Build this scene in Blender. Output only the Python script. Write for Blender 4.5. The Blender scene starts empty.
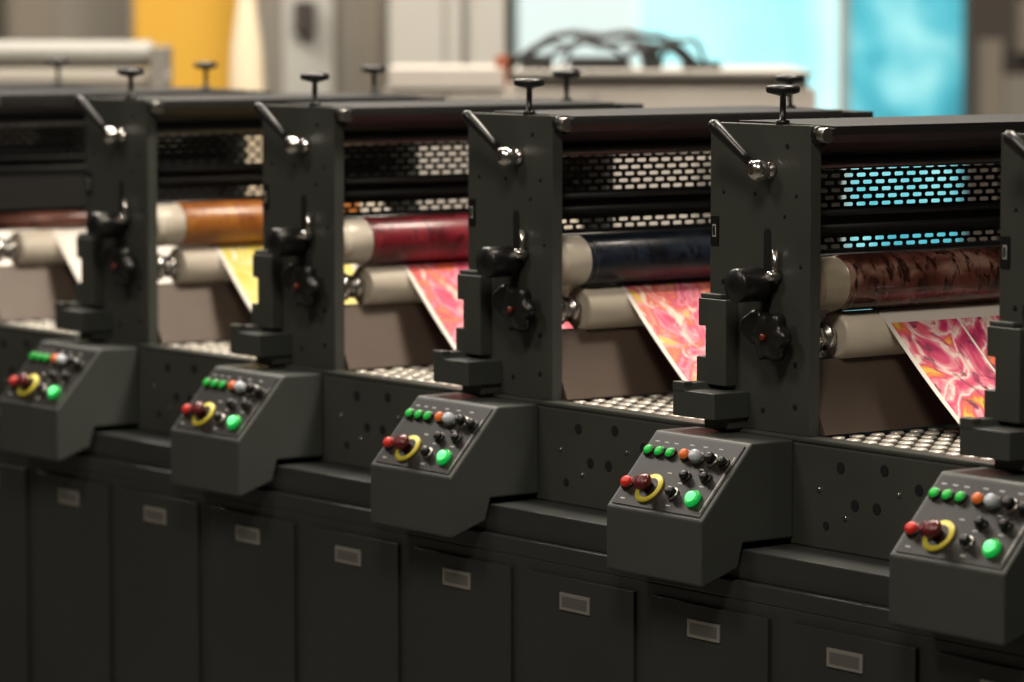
import bpy, bmesh, math, random
from mathutils import Vector, Matrix
random.seed(4)
scene = bpy.context.scene
COL = scene.collection

# ------------------------------------------------------------------ materials
def mat(name, col, rough=0.5, metal=0.0, emit=None, estr=0.0, bump=0.0, bscale=200.0, var=0.0, vscale=6.0, coat=0.0):
    m = bpy.data.materials.new(name); m.use_nodes = True
    nt = m.node_tree; b = nt.nodes['Principled BSDF']
    b.inputs['Base Color'].default_value = (*col, 1)
    b.inputs['Roughness'].default_value = rough
    b.inputs['Metallic'].default_value = metal
    b.inputs['Coat Weight'].default_value = coat
    if emit:
        b.inputs['Emission Color'].default_value = (*emit, 1)
        b.inputs['Emission Strength'].default_value = estr
    tc = nt.nodes.new('ShaderNodeTexCoord')
    if var > 0:
        n = nt.nodes.new('ShaderNodeTexNoise'); n.inputs['Scale'].default_value = vscale; n.inputs['Detail'].default_value = 5
        r = nt.nodes.new('ShaderNodeValToRGB')
        r.color_ramp.elements[0].position = 0.3; r.color_ramp.elements[1].position = 0.7
        r.color_ramp.elements[0].color = tuple(c*(1-var) for c in col)+(1,)
        r.color_ramp.elements[1].color = tuple(min(1, c*(1+var)) for c in col)+(1,)
        nt.links.new(tc.outputs['Object'], n.inputs['Vector'])
        nt.links.new(n.outputs['Fac'], r.inputs['Fac']); nt.links.new(r.outputs['Color'], b.inputs['Base Color'])
    if bump > 0:
        n2 = nt.nodes.new('ShaderNodeTexNoise'); n2.inputs['Scale'].default_value = bscale
        bp = nt.nodes.new('ShaderNodeBump'); bp.inputs['Strength'].default_value = bump; bp.inputs['Distance'].default_value = 0.002
        nt.links.new(tc.outputs['Object'], n2.inputs['Vector'])
        nt.links.new(n2.outputs['Fac'], bp.inputs['Height']); nt.links.new(bp.outputs['Normal'], b.inputs['Normal'])
    return m

def noise_mat(name, stops, scale=10, stretch=(1, 1, 1), rough=0.4, distort=0.0, detail=4, emit=0.0, coat=0.0, metal=0.0, overlay=None):
    m = bpy.data.materials.new(name); m.use_nodes = True
    nt = m.node_tree; b = nt.nodes['Principled BSDF']
    b.inputs['Roughness'].default_value = rough; b.inputs['Coat Weight'].default_value = coat
    b.inputs['Metallic'].default_value = metal
    tc = nt.nodes.new('ShaderNodeTexCoord'); mp = nt.nodes.new('ShaderNodeMapping')
    mp.inputs['Scale'].default_value = stretch
    nt.links.new(tc.outputs['Object'], mp.inputs['Vector'])
    n = nt.nodes.new('ShaderNodeTexNoise'); n.inputs['Scale'].default_value = scale
    n.inputs['Detail'].default_value = detail; n.inputs['Distortion'].default_value = distort
    nt.links.new(mp.outputs['Vector'], n.inputs['Vector'])
    r = nt.nodes.new('ShaderNodeValToRGB'); cr = r.color_ramp
    while len(cr.elements) < len(stops): cr.elements.new(0.5)
    for e, (p, c) in zip(cr.elements, stops):
        e.position = p; e.color = (*c, 1)
    nt.links.new(n.outputs['Fac'], r.inputs['Fac'])
    out = r.outputs['Color']
    if overlay:
        oc, osc, ost, lo, hi = overlay
        mp2 = nt.nodes.new('ShaderNodeMapping'); mp2.inputs['Scale'].default_value = ost
        mp2.inputs['Location'].default_value = (3.1, 1.7, 5.2)
        nt.links.new(tc.outputs['Object'], mp2.inputs['Vector'])
        n3 = nt.nodes.new('ShaderNodeTexNoise'); n3.inputs['Scale'].default_value = osc; n3.inputs['Detail'].default_value = 6; n3.inputs['Distortion'].default_value = 0.8
        nt.links.new(mp2.outputs['Vector'], n3.inputs['Vector'])
        mr = nt.nodes.new('ShaderNodeMapRange'); mr.inputs['From Min'].default_value = lo; mr.inputs['From Max'].default_value = hi
        nt.links.new(n3.outputs['Fac'], mr.inputs['Value'])
        mx = nt.nodes.new('ShaderNodeMix'); mx.data_type = 'RGBA'
        nt.links.new(mr.outputs['Result'], mx.inputs[0]); nt.links.new(out, mx.inputs[6]); mx.inputs[7].default_value = (*oc, 1)
        out = mx.outputs[2]
    nt.links.new(out, b.inputs['Base Color'])
    if emit > 0:
        nt.links.new(out, b.inputs['Emission Color']); b.inputs['Emission Strength'].default_value = emit
    return m

M = {}
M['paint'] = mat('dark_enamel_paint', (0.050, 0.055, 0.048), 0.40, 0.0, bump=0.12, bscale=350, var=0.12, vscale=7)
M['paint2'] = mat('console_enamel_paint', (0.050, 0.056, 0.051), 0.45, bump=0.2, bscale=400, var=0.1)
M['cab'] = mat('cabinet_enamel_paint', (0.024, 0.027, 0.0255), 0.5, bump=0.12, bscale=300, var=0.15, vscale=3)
M['black'] = mat('black_powder_coat', (0.006, 0.006, 0.006), 0.6)
M['guard'] = mat('guard_black_paint', (0.004, 0.004, 0.004), 0.75)
M['rubber'] = mat('black_plastic', (0.009, 0.009, 0.009), 0.34)
M['recess_dark'] = mat('painted_recess_shade', (0.002, 0.002, 0.002), 0.9)  # near-black colour painted in place of the shade inside openings
M['chrome'] = mat('chrome', (0.72, 0.70, 0.68), 0.2, 1.0)
M['steel'] = mat('brushed_steel', (0.38, 0.37, 0.35), 0.35, 1.0)
M['cream'] = noise_mat('cream_roller', [(0.3, (0.56, 0.50, 0.41)), (0.7, (0.68, 0.62, 0.52))], 14, (1, .4, 1), 0.32)
M['sleeve'] = noise_mat('sleeve_end_band', [(0.3, (0.26, 0.22, 0.16)), (0.7, (0.38, 0.33, 0.25))], 30, (1, .3, 1), 0.35)
M['taupe'] = mat('taupe_pan', (0.105, 0.080, 0.064), 0.45, 0.2, var=0.12)
M['disc'] = mat('deck_stud', (0.75, 0.72, 0.64), 0.3, 0.4)
M['panel'] = mat('control_panel_face', (0.012, 0.010, 0.009), 0.35)
M['label'] = mat('label_plate', (0.34, 0.34, 0.31), 0.35, 0.5)
M['labeld'] = mat('label_window', (0.15, 0.15, 0.14), 0.4, 0.4)
M['yellow'] = mat('yellow_plastic', (0.58, 0.50, 0.04), 0.45)
M['red'] = mat('red_button', (0.50, 0.02, 0.015), 0.3, emit=(0.8, 0.03, 0.02), estr=0.10)
M['dred'] = mat('estop_mushroom', (0.10, 0.010, 0.013), 0.25)
M['green'] = mat('green_button', (0.01, 0.36, 0.04), 0.35, emit=(0.0, 0.6, 0.05), estr=0.25)
M['greenlit'] = mat('green_lamp', (0.02, 0.8, 0.15), 0.3, emit=(0.22, 1.0, 0.35), estr=1.1)
M['greenring'] = mat('green_lamp_bezel', (0.01, 0.25, 0.04), 0.3, emit=(0.0, 0.6, 0.08), estr=0.4)
M['orange'] = mat('orange_button', (0.70, 0.15, 0.03), 0.35, emit=(0.9, 0.2, 0.03), estr=0.12)
M['white'] = mat('white_button', (0.55, 0.60, 0.68), 0.3)
M['tag'] = mat('white_marking', (0.5, 0.5, 0.48), 0.5)
M['ember'] = mat('amber_jewel', (0.16, 0.025, 0.01), 0.3)
M['paper'] = mat('blank_paper', (0.72, 0.68, 0.62), 0.55)

W = (0.75, 0.66, 0.58); P = (0.62, 0.06, 0.15); MG = (0.42, 0.01, 0.10); OR = (0.72, 0.16, 0.05); Y = (0.72, 0.46, 0.06)
LP = (0.74, 0.26, 0.32)
M['web3'] = noise_mat('floral_print_full', [(0.28, (.25, .01, .06)), (0.36, MG), (0.42, P), (0.47, LP), (0.51, W), (0.55, LP), (0.59, P), (0.64, OR), (0.69, Y)], 9, (1, 1.3, 1), 0.45, 1.5, 3,
                      overlay=((0.14, 0.015, 0.05), 28, (1, 1.5, 1), .56, .66))
M['web2'] = noise_mat('floral_print_pink', [(0.28, MG), (0.38, P), (0.45, LP), (0.50, P), (0.56, OR), (0.62, LP), (0.68, Y)], 9, (1, 1.3, 1), 0.45, 1.5, 3,
                      overlay=((0.75, 0.60, 0.50), 26, (1, 1.6, 1), .55, .63))
M['web1'] = noise_mat('floral_print_red', [(0.28, (0.55, 0.02, 0.05)), (0.42, P), (0.49, LP), (0.54, P), (0.60, OR), (0.68, (0.6, 0.05, 0.07))], 9, (1, 1.3, 1), 0.45, 1.5, 3,
                      overlay=((0.78, 0.50, 0.42), 26, (1, 1.6, 1), .57, .66))
M['web0'] = noise_mat('yellow_print', [(0.30, (0.52, 0.42, 0.03)), (0.44, (0.66, 0.56, 0.10)), (0.50, (0.72, 0.62, 0.22)), (0.58, (0.58, 0.48, 0.05)), (0.66, (0.70, 0.60, 0.2))], 9, (1, 1.5, 1), 0.45, 1.5, 3,
                      overlay=((0.75, 0.70, 0.55), 26, (1, 1.6, 1), .56, .66))

ST = (2.2, 1.0, 2.2)
M['ink3'] = noise_mat('brown_plate_sleeve', [(0.36, (0.045, 0.014, 0.010)), (0.47, (0.085, 0.028, 0.020)), (0.56, (0.14, 0.055, 0.040)), (0.68, (0.30, 0.18, 0.14))], 9, ST, 0.2, 0.3, 3, coat=0.35,
                      overlay=((0.028, 0.010, 0.008), 34, (1, 2.2, 1), .49, .62))
M['ink2'] = noise_mat('navy_plate_sleeve', [(0.36, (0.005, 0.008, 0.014)), (0.55, (0.012, 0.020, 0.036)), (0.7, (0.03, 0.04, 0.06))], 9, ST, 0.34, 0.3, 3, coat=0.12,
                      overlay=((0.004, 0.005, 0.010), 28, (1, 2, 1), .50, .60))
M['ink1'] = noise_mat('crimson_plate_sleeve', [(0.36, (0.09, 0.006, 0.010)), (0.5, (0.17, 0.009, 0.020)), (0.64, (0.24, 0.025, 0.035))], 9, ST, 0.36, 0.3, 3, coat=0.12,
                      overlay=((0.07, 0.004, 0.008), 28, (1, 2, 1), .50, .62))
M['ink0'] = noise_mat('orange_plate_sleeve', [(0.36, (0.24, 0.075, 0.010)), (0.5, (0.32, 0.11, 0.016)), (0.64, (0.40, 0.15, 0.025))], 9, ST, 0.4, 0.3, 3, coat=0.1,
                      overlay=((0.20, 0.05, 0.008), 28, (1, 2, 1), .52, .62))
M['inkb'] = noise_mat('rust_plate_sleeve', [(0.38, (0.05, 0.015, 0.01)), (0.6, (0.16, 0.06, 0.04))], 10, (1, 1.5, 4), 0.3, 1.0, 5)

# ------------------------------------------------------------------ mesh builder
class MB:
    def __init__(s, mats): s.bm = bmesh.new(); s.mats = mats
    def _set(s, geom, m, smooth=False):
        i = s.mats.index(m)
        for f in geom: f.material_index = i; f.smooth = smooth
    def box(s, a, b, m):
        x0, y0, z0 = a; x1, y1, z1 = b
        v = [s.bm.verts.new(p) for p in [(x0,y0,z0),(x1,y0,z0),(x1,y1,z0),(x0,y1,z0),(x0,y0,z1),(x1,y0,z1),(x1,y1,z1),(x0,y1,z1)]]
        fs = [s.bm.faces.new([v[i] for i in q]) for q in [(0,3,2,1),(4,5,6,7),(0,1,5,4),(1,2,6,5),(2,3,7,6),(3,0,4,7)]]
        s._set(fs, m)
    def prism(s, pts, axis, a, b, m):
        def mk(p, t):
            if axis == 'x': return (t, p[0], p[1])
            if axis == 'y': return (p[0], t, p[1])
            return (p[0], p[1], t)
        A = [s.bm.verts.new(mk(p, a)) for p in pts]; B = [s.bm.verts.new(mk(p, b)) for p in pts]
        fs = [s.bm.faces.new(A), s.bm.faces.new(B[::-1])]
        n = len(pts)
        for i in range(n):
            j = (i+1) % n
            fs.append(s.bm.faces.new([A[i], B[i], B[j], A[j]]))
        s._set(fs, m); bmesh.ops.recalc_face_normals(s.bm, faces=fs)
    def lathe(s, base, direction, prof, m, seg=24, smooth=True, lobes=0, lobeamp=0.0, ms=None):
        d = Vector(direction).normalized(); base = Vector(base)
        up = Vector((0, 0, 1)) if abs(d.z) < 0.9 else Vector((1, 0, 0))
        u = d.cross(up).normalized(); v = d.cross(u).normalized()
        rings = []
        for r, t in prof:
            ring = []
            for i in range(seg):
                a = 2*math.pi*i/seg
                rr = r*(1+lobeamp*math.cos(lobes*a)) if lobes else r
                ring.append(s.bm.verts.new(base + d*t + u*(rr*math.cos(a)) + v*(rr*math.sin(a))))
            rings.append(ring)
        fs = []
        for k in range(len(rings)-1):
            mm = ms[k] if ms else m
            q = []
            for i in range(seg):
                j = (i+1) % seg
                q.append(s.bm.faces.new([rings[k][i], rings[k][j], rings[k+1][j], rings[k+1][i]]))
            s._set(q, mm, smooth); fs += q
        c = [s.bm.faces.new(rings[0][::-1])]; s._set(c, ms[0] if ms else m)
        c2 = [s.bm.faces.new(rings[-1])]; s._set(c2, ms[-1] if ms else m)
        bmesh.ops.recalc_face_normals(s.bm, faces=fs+c+c2)
    def cyl(s, a, b, r, m, seg=24, r2=None):
        a = Vector(a); b = Vector(b)
        s.lathe(a, b-a, [(r, 0), (r if r2 is None else r2, (b-a).length)], m, seg)
    def tube(s, pts, r, m, seg=10):
        pts = [Vector(p) for p in pts]
        rings = []
        for i, p in enumerate(pts):
            d = (pts[min(i+1, len(pts)-1)] - pts[max(i-1, 0)]).normalized()
            up = Vector((0, 1, 0)) if abs(d.y) < 0.9 else Vector((1, 0, 0))
            u = d.cross(up).normalized(); v = d.cross(u).normalized()
            rings.append([s.bm.verts.new(p+u*(r*math.cos(2*math.pi*k/seg))+v*(r*math.sin(2*math.pi*k/seg))) for k in range(seg)])
        fs = []
        for k in range(len(rings)-1):
            for i in range(seg):
                j = (i+1) % seg
                fs.append(s.bm.faces.new([rings[k][i], rings[k][j], rings[k+1][j], rings[k+1][i]]))
        s._set(fs, m, True)
        c = [s.bm.faces.new(rings[0]), s.bm.faces.new(rings[-1][::-1])]; s._set(c, m)
        bmesh.ops.recalc_face_normals(s.bm, faces=fs+c)
    def mesh(s, name):
        me = bpy.data.meshes.new(name); s.bm.to_mesh(me); s.bm.free()
        for k in s.mats: me.materials.append(M[k] if isinstance(k, str) else k)
        return me

def obj(name, me, parent=None, loc=(0, 0, 0), bevel=0.0, rot=None):
    o = bpy.data.objects.new(name, me); COL.objects.link(o)
    o.location = loc
    if rot: o.rotation_euler = rot
    if parent: o.parent = parent
    if bevel:
        b = o.modifiers.new('bevel', 'BEVEL'); b.width = bevel; b.segments = 2; b.limit_method = 'ANGLE'; b.angle_limit = math.radians(40)
    return o
def empty(name, loc=(0, 0, 0), rz=0.0):
    o = bpy.data.objects.new(name, None); COL.objects.link(o); o.location = loc; o.rotation_euler = (0, 0, rz); o.empty_display_size = .1
    return o

# ------------------------------------------------------------------ printing unit parts (local: x=0 plate left edge, y=0 plate front)
PW = 0.22; PT = 0.02; YR = 0.575; ZT = 1.50; ZD = 1.06
def side_plate(y0):
    b = MB(['paint', 'recess_dark', 'steel'])
    pts = [(0, ZT), (PW, ZT), (PW, ZD), (0.030, ZD), (0.030, 1.100), (0.0, 1.100), (0.0, 1.16), (0.022, 1.16), (0.022, 1.205), (0.0, 1.205), (0.0, 1.245)]
    b.prism(pts, 'y', y0, y0+PT, 'paint')
    return b
b = side_plate(0)
yb = -0.0012
b.prism([(0.120, 1.24), (0.136, 1.24), (0.136, 1.345), (0.132, 1.352), (0.124, 1.352), (0.120, 1.345)], 'y', yb, 0.002, 'recess_dark')  # raised dark strip; the slot's inner shade is only colour
for (x, z, r) in [(0.17, 1.47, .004), (0.03, 1.40, .003), (0.19, 1.40, .003), (0.19, 1.16, .0045), (0.19, 1.10, .0045), (0.10, 1.40, .003), (0.20, 1.30, .003), (0.03, 1.27, .004), (0.085, 1.10, .004), (0.12, 1.09, .004), (.165, 1.37, .003)]:
    b.cyl((x, 0.001, z), (x, -0.0015, z), r, 'recess_dark', 12)
me_plate = b.mesh('side_plate_front')
b = side_plate(YR); me_plate_r = b.mesh('side_plate_rear')

b = MB(['paint', 'paint2', 'recess_dark', 'steel'])
b.prism([(0.0, 1.245), (0.062, 1.245), (0.062, 1.12), (-0.004, 1.12), (-0.004, 1.160), (0.016, 1.160), (0.016, 1.205), (0.0, 1.205)], 'y', -0.022, 0.0, 'paint')
b.prism([(-0.004, 1.124), (0.020, 1.124), (0.024, 1.114), (0.090, 1.114), (0.090, 1.076), (-0.004, 1.076)], 'y', -0.066, 0.0, 'paint2')
b.box((-.004, -.067, 1.112), (0.022, -.05, 1.126), 'paint')
b.box((0.03, -0.035, 1.0605), (0.085, 0.0, 1.076), 'paint')
b.box((0.0, -0.018, 1.245), (0.045, 0.0, 1.252), 'paint2')
me_block = b.mesh('clamp_block')

b = MB(['rubber', 'chrome', 'steel', 'recess_dark'])
hub = Vector((0.136, 0, 1.435))
b.lathe((hub.x, 0, hub.z), (0, -1, 0), [(.012, 0), (.012, .006), (.008, .008), (.008, .012), (.0125, .014), (.0155, .020), (.0155, .028), (.0125, .035), (.006, .039)], 'chrome', 24)
tip = Vector((0.062, -0.052, 1.503)); st = Vector((0.132, -0.028, 1.439)); L = (tip-st).length
b.lathe(st, tip-st, [(.005, 0), (.0055, L*.14)], 'chrome', 12)
b.lathe(st+(tip-st)*.12, tip-st, [(.006, 0), (.007, L*.15), (.0085, L*.4), (.0100, L*.7), (.0095, L*.82), (.005, L*.88)], 'rubber', 16)
me_lever = b.mesh('clamp_lever')

b = MB(['rubber', 'chrome', 'steel', 'ember', 'black', 'paint', 'recess_dark'])
b.lathe((0.128, 0, 1.272), (0, -1, 0), [(.013, 0), (.013, .012), (.0235, .014), (.0245, .018), (.0245, .058), (.022, .062), (.006, .064)], 'rubber', 30)
b.lathe((0.128, 0, 1.272), (0, -1, 0), [(.0225, .012), (.0225, .014)], 'steel', 30)
b.lathe((0.154, 0, 1.285), (0, -1, 0), [(.0085, 0), (.0085, .018), (.006, .022)], 'chrome', 16)
b.cyl((0.154, -0.008, 1.275), (0.154, -0.008, 1.322), .0045, 'chrome', 12)
b.lathe((0.164, 0, 1.200), (0, -1, 0), [(.010, 0), (.010, .012), (.031, .014), (.034, .018), (.034, .030), (.028, .034), (.010, .036)], 'rubber', 60, lobes=6, lobeamp=.12)
b.lathe((0.130, 0, 1.212), (0, -1, 0), [(.010, 0), (.010, .018), (.022, .020), (.024, .030), (.019, .033)], 'rubber', 36, lobes=3, lobeamp=.15)
b.lathe((0.164, -0.036, 1.200), (0, -1, 0), [(.005, 0), (.005, .005), (.003, .007)], 'ember', 14)
b.cyl((0.128, -0.004, 1.23), (0.128, -0.004, 1.262), .006, 'black', 12)
me_adj = b.mesh('adjuster_knobs')

b = MB(['rubber', 'tag'])
b.box((0.003, -0.002, 1.322), (0.020, 0, 1.364), 'rubber'); b.box((0.008, -0.0025, 1.334), (0.015, -0.002, 1.352), 'tag')
b.box((0.0092, -0.003, 1.336), (0.0138, -0.0025, 1.350), 'rubber')
me_tag = b.mesh('number_tag')

def tknob(b, x, y):
    b.lathe((x, y, ZT), (0, 0, 1), [(.010, 0), (.010, .006), (.0045, .007), (.0045, .040), (.011, .042), (.023, .045), (.0245, .048), (.0245, .053), (.021, .056), (.008, .057)], 'rubber', 24)
b = MB(['rubber', 'steel'])
tknob(b, .148, .010); tknob(b, .146, .545)
me_tk = b.mesh('top_screw_knobs')

b = MB(['black', 'paint', 'steel', 'rubber'])
b.prism([(0.035, 1.500), (0.245, 1.497), (0.245, 1.487), (0.236, 1.476), (0.200, 1.462), (0.15, 1.458), (0.05, 1.47), (0.035, 1.48)], 'y', PT, YR, 'black')
b.prism([(0.035, 1.503), (0.10, 1.503), (0.245, 1.500), (0.245, 1.497), (0.035, 1.499)], 'y', PT+.004, YR-.004, 'black')
b.prism([(0.06, 1.500), (0.245, 1.497), (0.245, 1.46), (0.08, 1.46)], 'y', YR+PT, YR+PT+.045, 'black')
b.cyl((0.226, 0.012, 1.487), (0.243, 0.012, 1.487), .011, 'steel', 18)
b.cyl((0.219, 0.012, 1.487), (0.227, 0.012, 1.487), .013, 'rubber', 18)
b.cyl((0.20, PT, 1.447), (0.20, YR, 1.447), .010, 'rubber', 16)
b.cyl((0.04, PT, 1.44), (0.04, YR, 1.44), .012, 'rubber', 16)
me_cover = b.mesh('top_cover')

def perf(b, gx, z0, nrows, y0, y1, ph=0.0105, sh=0.0056, pw=0.0245, sw=0.0180, t=0.0012):
    b.box((gx, y0, z0-0.002), (gx+t, y1, z0), 'guard')
    z = z0
    e = sh*0.30
    for r in range(nrows):
        zt = z+sh
        off = (r % 2)*pw/2
        n = int((y1-y0)/pw)+2
        for i in range(-1, n):
            a = y0+off+i*pw; c = a+(pw-sw)
            if c <= y0 or a >= y1: continue
            if a > y0+.002 and c+e < y1-.002:
                zm1, zm2 = z+sh*.3, z+sh*.7
                b.prism([(a-e, z), (c+e, z), (c, zm1), (c, zm2), (c+e, zt), (a-e, zt), (a, zm2), (a, zm1)], 'x', gx, gx+t, 'guard')
            else:
                b.box((gx, max(a, y0), z), (gx+t, min(c, y1), zt), 'guard')
        z += ph
        b.box((gx, y0, zt), (gx+t, y1, z), 'guard')
    return z
b = MB(['black', 'rubber', 'steel', 'guard'])
GX = 0.150
ztop = perf(b, GX, 1.380, 6, PT, YR)
b.box((GX-.001, PT, ztop-.001), (GX+.003, YR, 1.470), 'guard')
b.box((GX-.002, PT, 1.338), (GX+.004, YR, 1.380), 'guard')
z2 = perf(b, GX, 1.320, 2, PT, YR, ph=.0095)
b.box((GX-.002, PT, 1.313), (GX+.006, YR, 1.319), 'guard')
b.cyl((GX+.012, PT, 1.372), (GX+.012, YR, 1.372), .005, 'black', 12)
b.cyl((GX+.016, PT, 1.352), (GX+.016, YR, 1.352), .004, 'black', 12)
for yy in (.03, .56): b.cyl((GX, yy, 1.36), (GX+.008, yy, 1.36), .005, 'steel', 12)
me_guard = b.mesh('perforated_guard')

RX = 0.165
def cyl_mesh(ink, k):
    band = 'sleeve' if k >= 3 else 'cream'
    b = MB(['cream', 'sleeve', 'steel', 'chrome', ink, 'rubber', 'black'])
    if k <= -1:
        b.lathe((RX, PT, 1.2485), (0, 1, 0), [(.0165, 0), (.0165, YR-PT)], ink, 32)
        b.box((RX-.07, PT, 1.272), (RX+.0, YR, 1.338), 'black')
        return b.mesh('plate_cylinder')
    b.cyl((RX, PT, 1.271), (RX, .030, 1.271), .018, 'steel')
    b.lathe((RX, .030, 1.271), (0, 1, 0), [(.036, 0), (.0385, .002), (.0385, .014), (.0375, .016), (.0375, .020), (.0385, .022), (.0385, .060), (.0395, .0605), (.0405, .062), (.0405, .445), (.0395, .448), (.0385, .449), (.0385, .50), (.036, .502)], band, 48,
            ms=[band]*7+[ink, ink, ink]+[band]*4)
    b.cyl((RX, .532, 1.271), (RX, YR, 1.271), .018, 'steel')
    b.lathe((RX, .098, 1.271), (0, 1, 0), [(.0408, 0), (.0413, .001), (.0413, .004), (.0408, .005)], ink, 48)
    return b.mesh('plate_cylinder')
LZ = 1.195; LR = .0345
b = MB(['cream', 'steel', 'chrome', 'rubber'])
b.lathe((RX, PT, LZ), (0, 1, 0), [(.024, 0), (.024, .012), (.016, .013), (.016, .022), (.024, .023), (.024, .036), (.014, .037), (.014, .052), (.020, .053), (.020, .062), (.011, .063), (.011, .072)], 'chrome', 32,
        ms=['rubber', 'rubber', 'steel', 'chrome', 'chrome', 'chrome', 'steel', 'steel', 'chrome', 'chrome', 'steel'])
b.lathe((RX, .092, LZ), (0, 1, 0), [(.030, 0), (LR, .003), (LR, .426), (.030, .429)], 'cream', 48)
b.cyl((RX, .52, LZ), (RX, YR, LZ), .014, 'steel')
me_low = b.mesh('impression_roller')

def web_mesh(mt, k):
    bm = bmesh.new()
    prof = []
    R = LR+.0008
    for a in range(100, 48, -6):
        prof.append((RX+R*math.cos(math.radians(a)), LZ+R*math.sin(math.radians(a))))
    x0, z0 = prof[-1]
    for i in range(1, 17):
        t = i/16; prof.append((x0+(0.374-x0)*t, z0+(1.0615-z0)*t - .005*math.sin(math.pi*t)))
    ys = [.166, .175] + [.175+.130*i/6 for i in range(1, 7)] + [.3095] + [.3095+.128*i/6 for i in range(1, 7)] + [.447]
    V = [[bm.verts.new((x, y, z)) for y in ys] for x, z in prof]
    nmarg = 9 if k == 3 else 4
    for i in range(len(prof)-1):
        for j in range(len(ys)-1):
            f = bm.faces.new([V[i][j], V[i+1][j], V[i+1][j+1], V[i][j+1]])
            f.smooth = True
            blank = (j == 0 or j == len(ys)-2 or i < nmarg or mt == 'paper' or (k == 3 and j == 7))
            f.material_index = 0 if blank else 1
    bmesh.ops.recalc_face_normals(bm, faces=bm.faces[:])
    me = bpy.data.meshes.new('printed_web'); bm.to_mesh(me); bm.free()
    me.materials.append(M['paper']); me.materials.append(M[mt])
    return me

b = MB(['taupe', 'black', 'steel'])
b.prism([(RX-.02, 1.163), (RX+.012, 1.163), (RX+.066, 1.0615), (RX-.02, 1.0615)], 'y', PT+.002, .56, 'taupe')
b.cyl((.02, PT, 1.12), (.02, YR, 1.12), .02, 'steel', 24)
me_pan = b.mesh('ink_pan')

b = MB(['black', 'rubber', 'steel'])
b.cyl((0.085, PT, 1.275), (0.085, YR, 1.275), .036, 'rubber', 32)
b.box((0.02, PT, 1.24), (0.05, YR, 1.30), 'black')
me_inner = b.mesh('anilox_roller')

inks = {-3: 'inkb', -2: 'inkb', -1: 'inkb', 0: 'ink0', 1: 'ink1', 2: 'ink2', 3: 'ink3', 4: 'ink3', 5: 'ink2'}
webs = {-3: 'paper', -2: 'paper', -1: 'paper', 0: 'web0', 1: 'web1', 2: 'web2', 3: 'web3', 4: 'web3', 5: 'web3'}

# ------------------------------------------------------------------ console
cx0, cx1 = -0.015, 0.200
yA, zA, yB, zB = -0.088, 1.055, -0.180, 0.951
b = MB(['paint2', 'recess_dark', 'steel'])
b.prism([(-.011, zA), (yA, zA), (yB, zB), (yB, .862), (yB+.004, .858), (-.113, .880), (-.103, .915), (-.011, .915)], 'x', cx0, cx1, 'paint2')
me_con = b.mesh('console_body')
sl = Vector((0, yB-yA, zB-zA)); nrm = Vector((0, zB-zA, -(yB-yA))).normalized()
if nrm.z < 0: nrm = -nrm
def pp(u, v, h=0.0):
    return Vector((cx0+(cx1-cx0)*u, yA, zA)) + sl*v + nrm*h
names = ['panel', 'recess_dark', 'rubber', 'yellow', 'red', 'dred', 'green', 'greenlit', 'greenring', 'orange', 'white', 'steel', 'chrome', 'tag', 'paint2']
b = MB(names)
def slab(b, u0, u1, v0, v1, h0, h1, m):
    c = [pp(u0, v0, h0), pp(u1, v0, h0), pp(u1, v1, h0), pp(u0, v1, h0), pp(u0, v0, h1), pp(u1, v0, h1), pp(u1, v1, h1), pp(u0, v1, h1)]
    v = [b.bm.verts.new(p) for p in c]
    fs = [b.bm.faces.new([v[i] for i in q]) for q in [(0,3,2,1),(4,5,6,7),(0,1,5,4),(1,2,6,5),(2,3,7,6),(3,0,4,7)]]
    b._set(fs, m); bmesh.ops.recalc_face_normals(b.bm, faces=fs)
slab(b, .04, .96, .05, .95, -.001, .0015, 'panel')
def btn(u, v, r, m, h=.008, bez='rubber'):
    b.lathe(pp(u, v, .001), nrm, [(r*1.3, 0), (r*1.3, .003), (r*1.05, .004)], bez, 20)
    b.lathe(pp(u, v, .003), nrm, [(r, 0), (r, h*.6), (r*.8, h*.9), (r*.4, h)], m, 20)
for u in (.08, .195, .31): btn(u, .27, .0075, 'green', .006)
btn(.47, .27, .0078, 'orange', .010)
btn(.61, .29, .0095, 'white', .016)
btn(.75, .28, .0085, 'rubber', .014, 'steel'); btn(.88, .30, .0075, 'rubber', .012)
btn(.085, .70, .0088, 'red', .010)
b.lathe(pp(.325, .72, .001), nrm, [(.015, .0035), (.0245, .0035), (.0245, 0), (.015, 0)], 'yellow', 36)
b.lathe(pp(.325, .72, .001), nrm, [(.0165, 0), (.0165, .0042)], 'panel', 36)
b.lathe(pp(.325, .72, .005), nrm, [(.009, 0), (.009, .008), (.0130, .010), (.0140, .015), (.012, .019), (.006, .021)], 'dred', 28)
b.lathe(pp(.20, .68, .004), nrm, [(.009, 0), (.009, .008), (.006, .010)], 'dred', 20)
b.lathe(pp(.80, .76, .001), nrm, [(.0135, 0), (.0135, .004), (.0115, .007)], 'greenring', 24)
b.lathe(pp(.80, .76, .007), nrm, [(.0085, 0), (.0080, .004), (.006, .006), (.003, .007)], 'greenlit', 24)
btn(.58, .74, .008, 'rubber', .012, 'steel'); btn(.60, .52, .007, 'rubber', .010); btn(.80, .50, .007, 'rubber', .010)
for (u, v) in [(.10, .14), (.20, .14), (.30, .14), (.46, .13), (.60, .13), (.76, .13), (.58, .60), (.80, .60), (.12, .88), (.6, .88), (.42, .50), (.7, .40)]:
    slab(b, u-.022, u+.022, v-.007, v+.007, .0015, .0018, 'tag')
slab(b, .93, .942, .2, .9, .0015, .0018, 'steel')
me_btn = b.mesh('console_controls')

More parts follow.
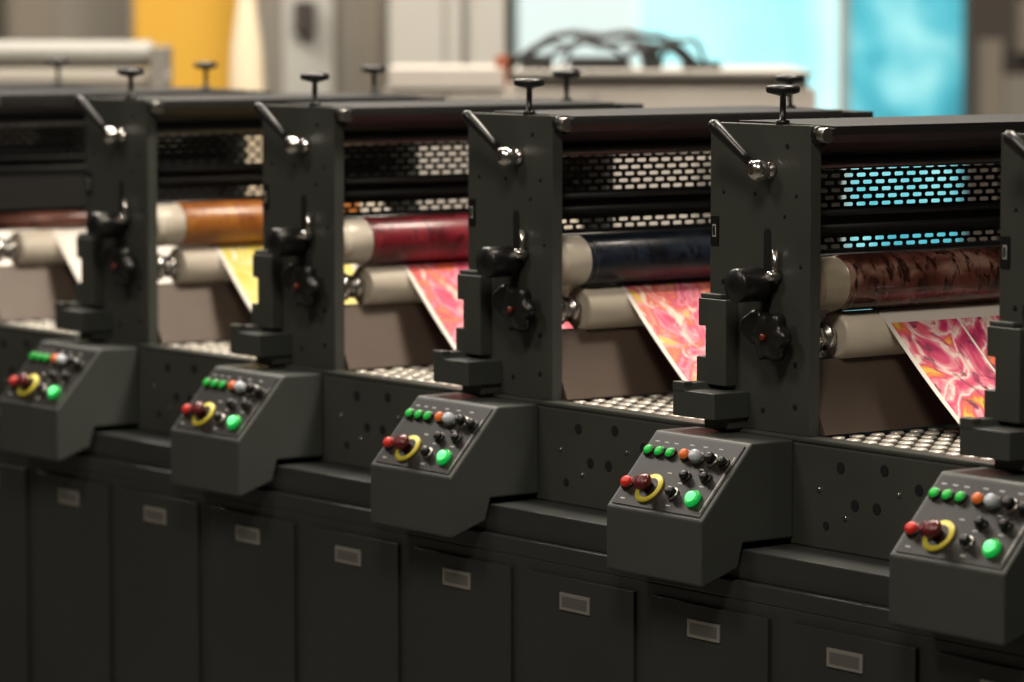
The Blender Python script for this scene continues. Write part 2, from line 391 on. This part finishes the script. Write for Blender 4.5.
for k in range(-3, 6):
    x = (k-2)*0.6
    u = empty('flexo_printing_unit', (x, 0, 0))
    obj('side_plate_front', me_plate, u, bevel=.0012); obj('side_plate_rear', me_plate_r, u, bevel=.0012)
    obj('clamp_block', me_block, u, bevel=.0015); obj('clamp_lever', me_lever, u); obj('adjuster_knobs', me_adj, u)
    obj('number_tag', me_tag, u); obj('top_screw_knobs', me_tk, u); obj('top_cover', me_cover, u, bevel=.001)
    obj('perforated_guard', me_guard, u); obj('plate_cylinder', cyl_mesh(inks[k], k), u)
    obj('impression_roller', me_low, u); obj('printed_web', web_mesh(webs[k], k), u)
    obj('ink_pan', me_pan, u); obj('anilox_roller', me_inner, u)
    c = empty('control_console', (x, 0, 0))
    obj('console_body', me_con, c, bevel=.004); obj('console_controls', me_btn, c)

# ------------------------------------------------------------------ press base
X0 = (-3-2)*.6 - .1; X1 = (5-2)*.6 + .6
base = empty('press_base_cabinet', (0, 0, 0))
b = MB(['paint', 'recess_dark', 'cab', 'black', 'steel'])
b.box((X0, -.010, .905), (X1, .62, 1.052), 'paint')
b.box((X0, -.010, 1.052), (X1, .020, 1.060), 'paint'); b.box((X0, .575, 1.052), (X1, .62, 1.060), 'paint')
me = b.mesh('upper_frame'); obj('upper_frame', me, base, bevel=.003)
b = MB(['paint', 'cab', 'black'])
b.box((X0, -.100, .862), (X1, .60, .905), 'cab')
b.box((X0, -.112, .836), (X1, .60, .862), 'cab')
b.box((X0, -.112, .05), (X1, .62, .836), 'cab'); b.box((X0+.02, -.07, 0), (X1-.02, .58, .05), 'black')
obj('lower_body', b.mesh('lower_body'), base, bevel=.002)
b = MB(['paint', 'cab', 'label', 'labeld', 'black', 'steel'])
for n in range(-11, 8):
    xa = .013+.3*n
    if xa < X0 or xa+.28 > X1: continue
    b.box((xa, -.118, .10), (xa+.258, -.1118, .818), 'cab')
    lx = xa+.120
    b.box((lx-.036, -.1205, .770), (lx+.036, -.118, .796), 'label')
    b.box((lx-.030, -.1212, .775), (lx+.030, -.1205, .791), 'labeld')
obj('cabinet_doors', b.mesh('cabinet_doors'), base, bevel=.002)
b = MB(['recess_dark', 'steel', 'chrome'])
for k in range(-3, 6):
    x = (k-2)*.6
    for (dx, z, r) in [(.30, 1.025, .008), (.39, 1.03, .008), (.33, .975, .008), (.375, .975, .008), (.46, 1.01, .008), (.27, .94, .006), (.52, .95, .006)]:
        b.cyl((x+dx, -.009, z), (x+dx, -.0112, z), r, 'recess_dark', 16)  # flat dark discs paint the shade of bolt holes, nothing is cut
    for (dx, z) in [(.255, .99), (.31, .955), (.42, 1.0)]:
        b.cyl((x+dx, -.009, z), (x+dx, -.0125, z), .003, 'chrome', 10)
obj('frame_hole_discs', b.mesh('frame_hole_discs'), base)
b = MB(['disc', 'black', 'steel'])
for k in range(-3, 6):
    x = (k-2)*.6
    b.box((x+.02, .022, 1.052), (x+.58, .573, 1.0535), 'black')
    for i in range(11):
        for j in range(14):
            px = x+.230+i*.034; py = .045+j*.038
            if py > .56: continue
            b.lathe((px, py, 1.0535), (0, 0, 1), [(.0115, 0), (.0115, .003), (.009, .0048)], 'disc', 14)
obj('deck_studs', b.mesh('deck_studs'), base)

# ------------------------------------------------------------------ camera
CX, CY, CZ = 4.744, -3.4455, 1.665
cam = bpy.data.cameras.new('camera'); co = bpy.data.objects.new('camera', cam); COL.objects.link(co)
th = math.atan(333/3700); al = math.radians(36.67)
h = Vector((-math.cos(al), math.sin(al), 0)); r = Vector((math.sin(al), math.cos(al), 0))
F = h*math.cos(th) - Vector((0, 0, math.sin(th)))
co.location = (CX, CY, CZ); co.rotation_euler = F.to_track_quat('-Z', 'Y').to_euler()
cam.sensor_width = 36; cam.lens = 3700/1024*36; cam.clip_end = 100
cam.dof.use_dof = True; cam.dof.focus_distance = 5.3; cam.dof.aperture_fstop = 3.2
scene.camera = co

# ------------------------------------------------------------------ hall
M['wall'] = mat('hall_wall_paint', (0.16, 0.13, 0.10), 0.8, var=0.2, vscale=1.0)
M['floor'] = mat('hall_floor', (0.08, 0.075, 0.068), 0.4, var=0.2, vscale=2)
M['ceil'] = mat('hall_ceiling', (0.12, 0.11, 0.10), 0.9)
def room_box(name, a, bb, m):
    b = MB([m]); b.box(a, bb, m); return obj(name, b.mesh(name))
room_box('floor', (-16, -8, -.1), (9, 11, 0), 'floor')
room_box('ceiling', (-16, -8, 6), (9, 11, 6.1), 'ceil')
room_box('wall_back', (-16, 11, 0), (9, 11.1, 6), 'wall')
room_box('wall_front', (-16, -8.1, 0), (9, -8, 6), 'wall')
room_box('wall_left', (-16.1, -8, 0), (-16, 11, 6), 'wall')
room_box('wall_right', (9, -8, 0), (9.1, 11, 6), 'wall')

RZ = math.radians(53.33)
def spot(s, d):
    p = Vector((CX, CY, 0)) + h*d + r*s
    return (p.x, p.y, 0)
M['wm'] = mat('offwhite_machine_paint', (0.44, 0.41, 0.37), 0.5, var=.06)
M['wm2'] = mat('grey_machine_paint', (0.20, 0.19, 0.17), 0.5)
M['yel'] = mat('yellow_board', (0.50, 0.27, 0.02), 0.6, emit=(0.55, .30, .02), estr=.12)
M['beige'] = mat('beige_board', (0.15, 0.128, 0.10), 0.7)
M['gry'] = mat('grey_board', (0.16, 0.145, 0.12), 0.7)
M['lgry'] = mat('light_grey_board', (0.36, 0.35, 0.32), 0.6)
M['lamr'] = mat('laminator_roller', (0.24, 0.235, 0.215), 0.5)
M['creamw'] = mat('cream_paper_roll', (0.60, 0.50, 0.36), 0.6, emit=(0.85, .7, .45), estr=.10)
M['dk'] = mat('dark_brown_board', (0.030, 0.022, 0.016), 0.6)
M['orangeb'] = mat('orange_plastic', (0.25, .07, .03), .5)
M['cyanA'] = noise_mat('cyan_lightbox_bright', [(0.3, (0.12, 0.60, 0.68)), (0.5, (0.42, 0.80, 0.86)), (0.7, (0.7, 0.95, 0.95))], 1.2, (1, 1, .5), .6, 0.4, 2, emit=0.68)
M['cyanB'] = noise_mat('cyan_lightbox_deep', [(0.3, (0.02, 0.20, 0.28)), (0.5, (0.06, 0.38, 0.48)), (0.7, (0.25, 0.60, 0.66))], 3.5, (1, 1, 1), .6, 0.6, 3, emit=0.62)
M['paleb'] = mat('pale_lightbox', (0.45, .55, .56), .6, emit=(.62, .78, .8), estr=.50)

e = empty('offwhite_machine', spot(0, 9), RZ)
b = MB(['wm', 'wm2', 'black', 'orangeb'])
b.box((-.31, 0, 0), (.74, .8, 1.47), 'wm'); b.box((-.30, -.01, 1.47), (-.02, .5, 1.52), 'wm'); b.box((.0, .02, 1.47), (.72, .7, 1.515), 'wm')
b.box((-.16, -.012, 1.40), (-.155, 0, 1.47), 'wm2'); b.box((.2, -.012, .3), (.205, 0, 1.46), 'wm2'); b.box((.45, -.02, .9), (.70, 0, 1.3), 'wm2')
b.box((-.04, .02, 1.47), (-.01, .1, 1.55), 'orangeb'); b.box((.0, -.02, 1.50), (.73, 0.02, 1.512), 'wm2')
obj('housing', b.mesh('housing'), e, bevel=.01)
b = MB(['black', 'rubber'])
def arc(x0, x1, z0, hh, y, n=18, wob=0.0):
    return [(x0+(x1-x0)*t/n, y, z0+hh*min(1.0, 1.5*math.sin(math.pi*t/n))+wob*math.sin(t*1.3)) for t in range(n+1)]
b.tube(arc(-.01, .47, 1.515, .085, .10, wob=.004), .009, 'rubber'); b.tube(arc(.0, .30, 1.515, .060, .16, wob=.006), .006, 'rubber')
b.tube(arc(.05, .45, 1.515, .065, .05, wob=.005), .007, 'rubber'); b.tube(arc(.26, .46, 1.515, .050, .2), .008, 'rubber')
b.tube(arc(.12, .34, 1.515, .085, .22), .005, 'rubber'); b.tube(arc(.36, .48, 1.515, .07, .12), .006, 'rubber')
b.box((.02, .05, 1.515), (.10, .2, 1.550), 'black'); b.box((.14, .05, 1.515), (.28, .2, 1.545), 'black'); b.box((.32, .05, 1.515), (.36, .2, 1.565), 'black')
b.box((.42, .05, 1.515), (.51, .2, 1.533), 'black')
obj('hoses', b.mesh('hoses'), e)

e = empty('tall_storage_cabinet', spot(0, 11), RZ)
b = MB(['lgry', 'wm2', 'steel'])
b.box((-.365, 0, 0), (-.02, .5, 2.3), 'lgry'); b.box((-.20, -.004, .1), (-.194, 0, 2.2), 'wm2'); b.box((-.15, -.006, 1.3), (-.13, 0, 1.75), 'steel')
b.box((-.355, -.01, .05), (-.205, -.001, 2.25), 'lgry')
obj('cabinet_body', b.mesh('cabinet_body'), e, bevel=.006)

e = empty('grey_partition', spot(0, 12.5), RZ)
b = MB(['gry', 'lgry', 'dk', 'beige'])
b.box((-.86, 0, 0), (-.36, .06, 2.5), 'gry'); b.box((-.77, -.03, .2), (-.60, 0, 2.2), 'lgry')
b.box((-.73, -.08, 1.58), (-.66, -.03, 1.69), 'dk'); b.box((-.52, -.03, .4), (-.44, 0, 2.3), 'beige')
obj('partition_board', b.mesh('partition_board'), e, bevel=.004)

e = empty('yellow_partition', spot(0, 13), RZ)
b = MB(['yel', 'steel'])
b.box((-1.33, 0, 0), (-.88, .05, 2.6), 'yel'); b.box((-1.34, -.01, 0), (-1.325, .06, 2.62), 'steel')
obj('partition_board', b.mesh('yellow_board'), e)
e = empty('beige_partition', spot(0, 13.6), RZ)
b = MB(['beige', 'gry', 'dk'])
b.box((-3.2, 0, 0), (-1.66, .06, 2.6), 'beige'); b.box((-1.66, -.02, 0), (-1.36, .05, 2.6), 'gry'); b.box((-1.9, -.05, 0), (-1.86, 0, 2.6), 'dk')
obj('partition_board', b.mesh('beige_board'), e)

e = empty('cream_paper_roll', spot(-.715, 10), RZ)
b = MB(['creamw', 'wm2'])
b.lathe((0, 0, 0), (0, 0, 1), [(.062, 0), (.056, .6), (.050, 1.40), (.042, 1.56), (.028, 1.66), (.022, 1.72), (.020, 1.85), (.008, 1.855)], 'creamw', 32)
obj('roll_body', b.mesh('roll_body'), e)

e = empty('laminating_machine', spot(0, 9.2), RZ)
b = MB(['wm2', 'gry', 'dk', 'beige', 'steel', 'lamr'])
b.box((-2.2, 0, .0), (-.86, .7, 1.40), 'gry'); b.box((-2.2, -.05, 1.40), (-.82, .72, 1.44), 'beige')
b.cyl((-2.2, .1, 1.550), (-.90, .1, 1.550), .034, 'lamr', 32); b.cyl((-2.2, .05, 1.48), (-.85, .05, 1.48), .034, 'gry', 32)
b.box((-.90, .0, 1.44), (-.86, .2, 1.57), 'wm2'); b.box((-2.2, .2, 1.44), (-.95, .5, 1.50), 'dk')
obj('machine_body', b.mesh('lam_body'), e, bevel=.004)

e = empty('cyan_display_wall', spot(0, 14.5), RZ)
b = MB(['cyanA', 'cyanB', 'paleb', 'gry', 'lgry', 'dk'])
b.box((.02, 0, .1), (.50, .1, 2.7), 'paleb'); b.box((.50, -.01, .1), (1.27, .1, 2.7), 'cyanA')
b.box((1.27, -.03, 0), (1.31, .1, 2.75), 'lgry'); b.box((1.31, -.01, .1), (1.76, .1, 2.7), 'cyanB')
b.box((1.76, -.03, 0), (1.80, .1, 2.75), 'dk'); b.box((.02, 0, 0), (1.8, .12, .1), 'gry')
obj('display_panels', b.mesh('display_panels'), e)
e = empty('dark_booth', spot(0, 13.5), RZ)
b = MB(['dk', 'gry', 'lgry', 'beige', 'orangeb'])
b.box((1.68, .2, 0), (3.6, .3, 2.6), 'dk'); b.box((1.80, 0, 0), (2.6, .2, 1.25), 'gry'); b.box((1.80, -.02, 1.25), (2.0, .2, 1.42), 'gry')
b.box((1.72, .1, 1.25), (1.80, .2, 1.55), 'beige'); b.box((1.86, .1, 1.5), (1.93, .2, 1.7), 'beige')
obj('booth_body', b.mesh('booth_body'), e)

# ------------------------------------------------------------------ lights
def area(name, loc, target, size, power, col):
    l = bpy.data.lights.new(name, 'AREA'); l.energy = power; l.size = size; l.color = col; l.shape = 'SQUARE'
    o = bpy.data.objects.new(name, l); COL.objects.link(o); o.location = loc
    o.rotation_euler = (Vector(target)-Vector(loc)).to_track_quat('-Z', 'Y').to_euler()
warm = (1.0, .88, .74)
area('hall_light', (.8, 1.2, 5.0), (0, 0, 1.2), 1.0, 270, warm)
area('hall_light', (-2.5, .8, 5.0), (-2.0, 0, 1.2), 1.0, 200, warm)
area('hall_light', (3.5, -3.0, 5.4), (0.6, 0, 1.1), 1.2, 130, warm)
area('hall_light', (-.5, -4.0, 5.4), (-.5, 0, 1.1), 1.2, 80, warm)
area('hall_light', (-5.5, .5, 5.5), (-4.5, 4, 1.0), 2, 380, (1, .93, .82))
area('hall_light', (-1.5, 2.0, 5.5), (-3.5, 4.5, 1.0), 2, 300, (1, .93, .82))
w = bpy.data.worlds.new('world'); scene.world = w; w.use_nodes = True
w.node_tree.nodes['Background'].inputs[0].default_value = (.5, .47, .42, 1); w.node_tree.nodes['Background'].inputs[1].default_value = .15
scene.view_settings.view_transform = 'Standard'
scene.view_settings.look = 'None'
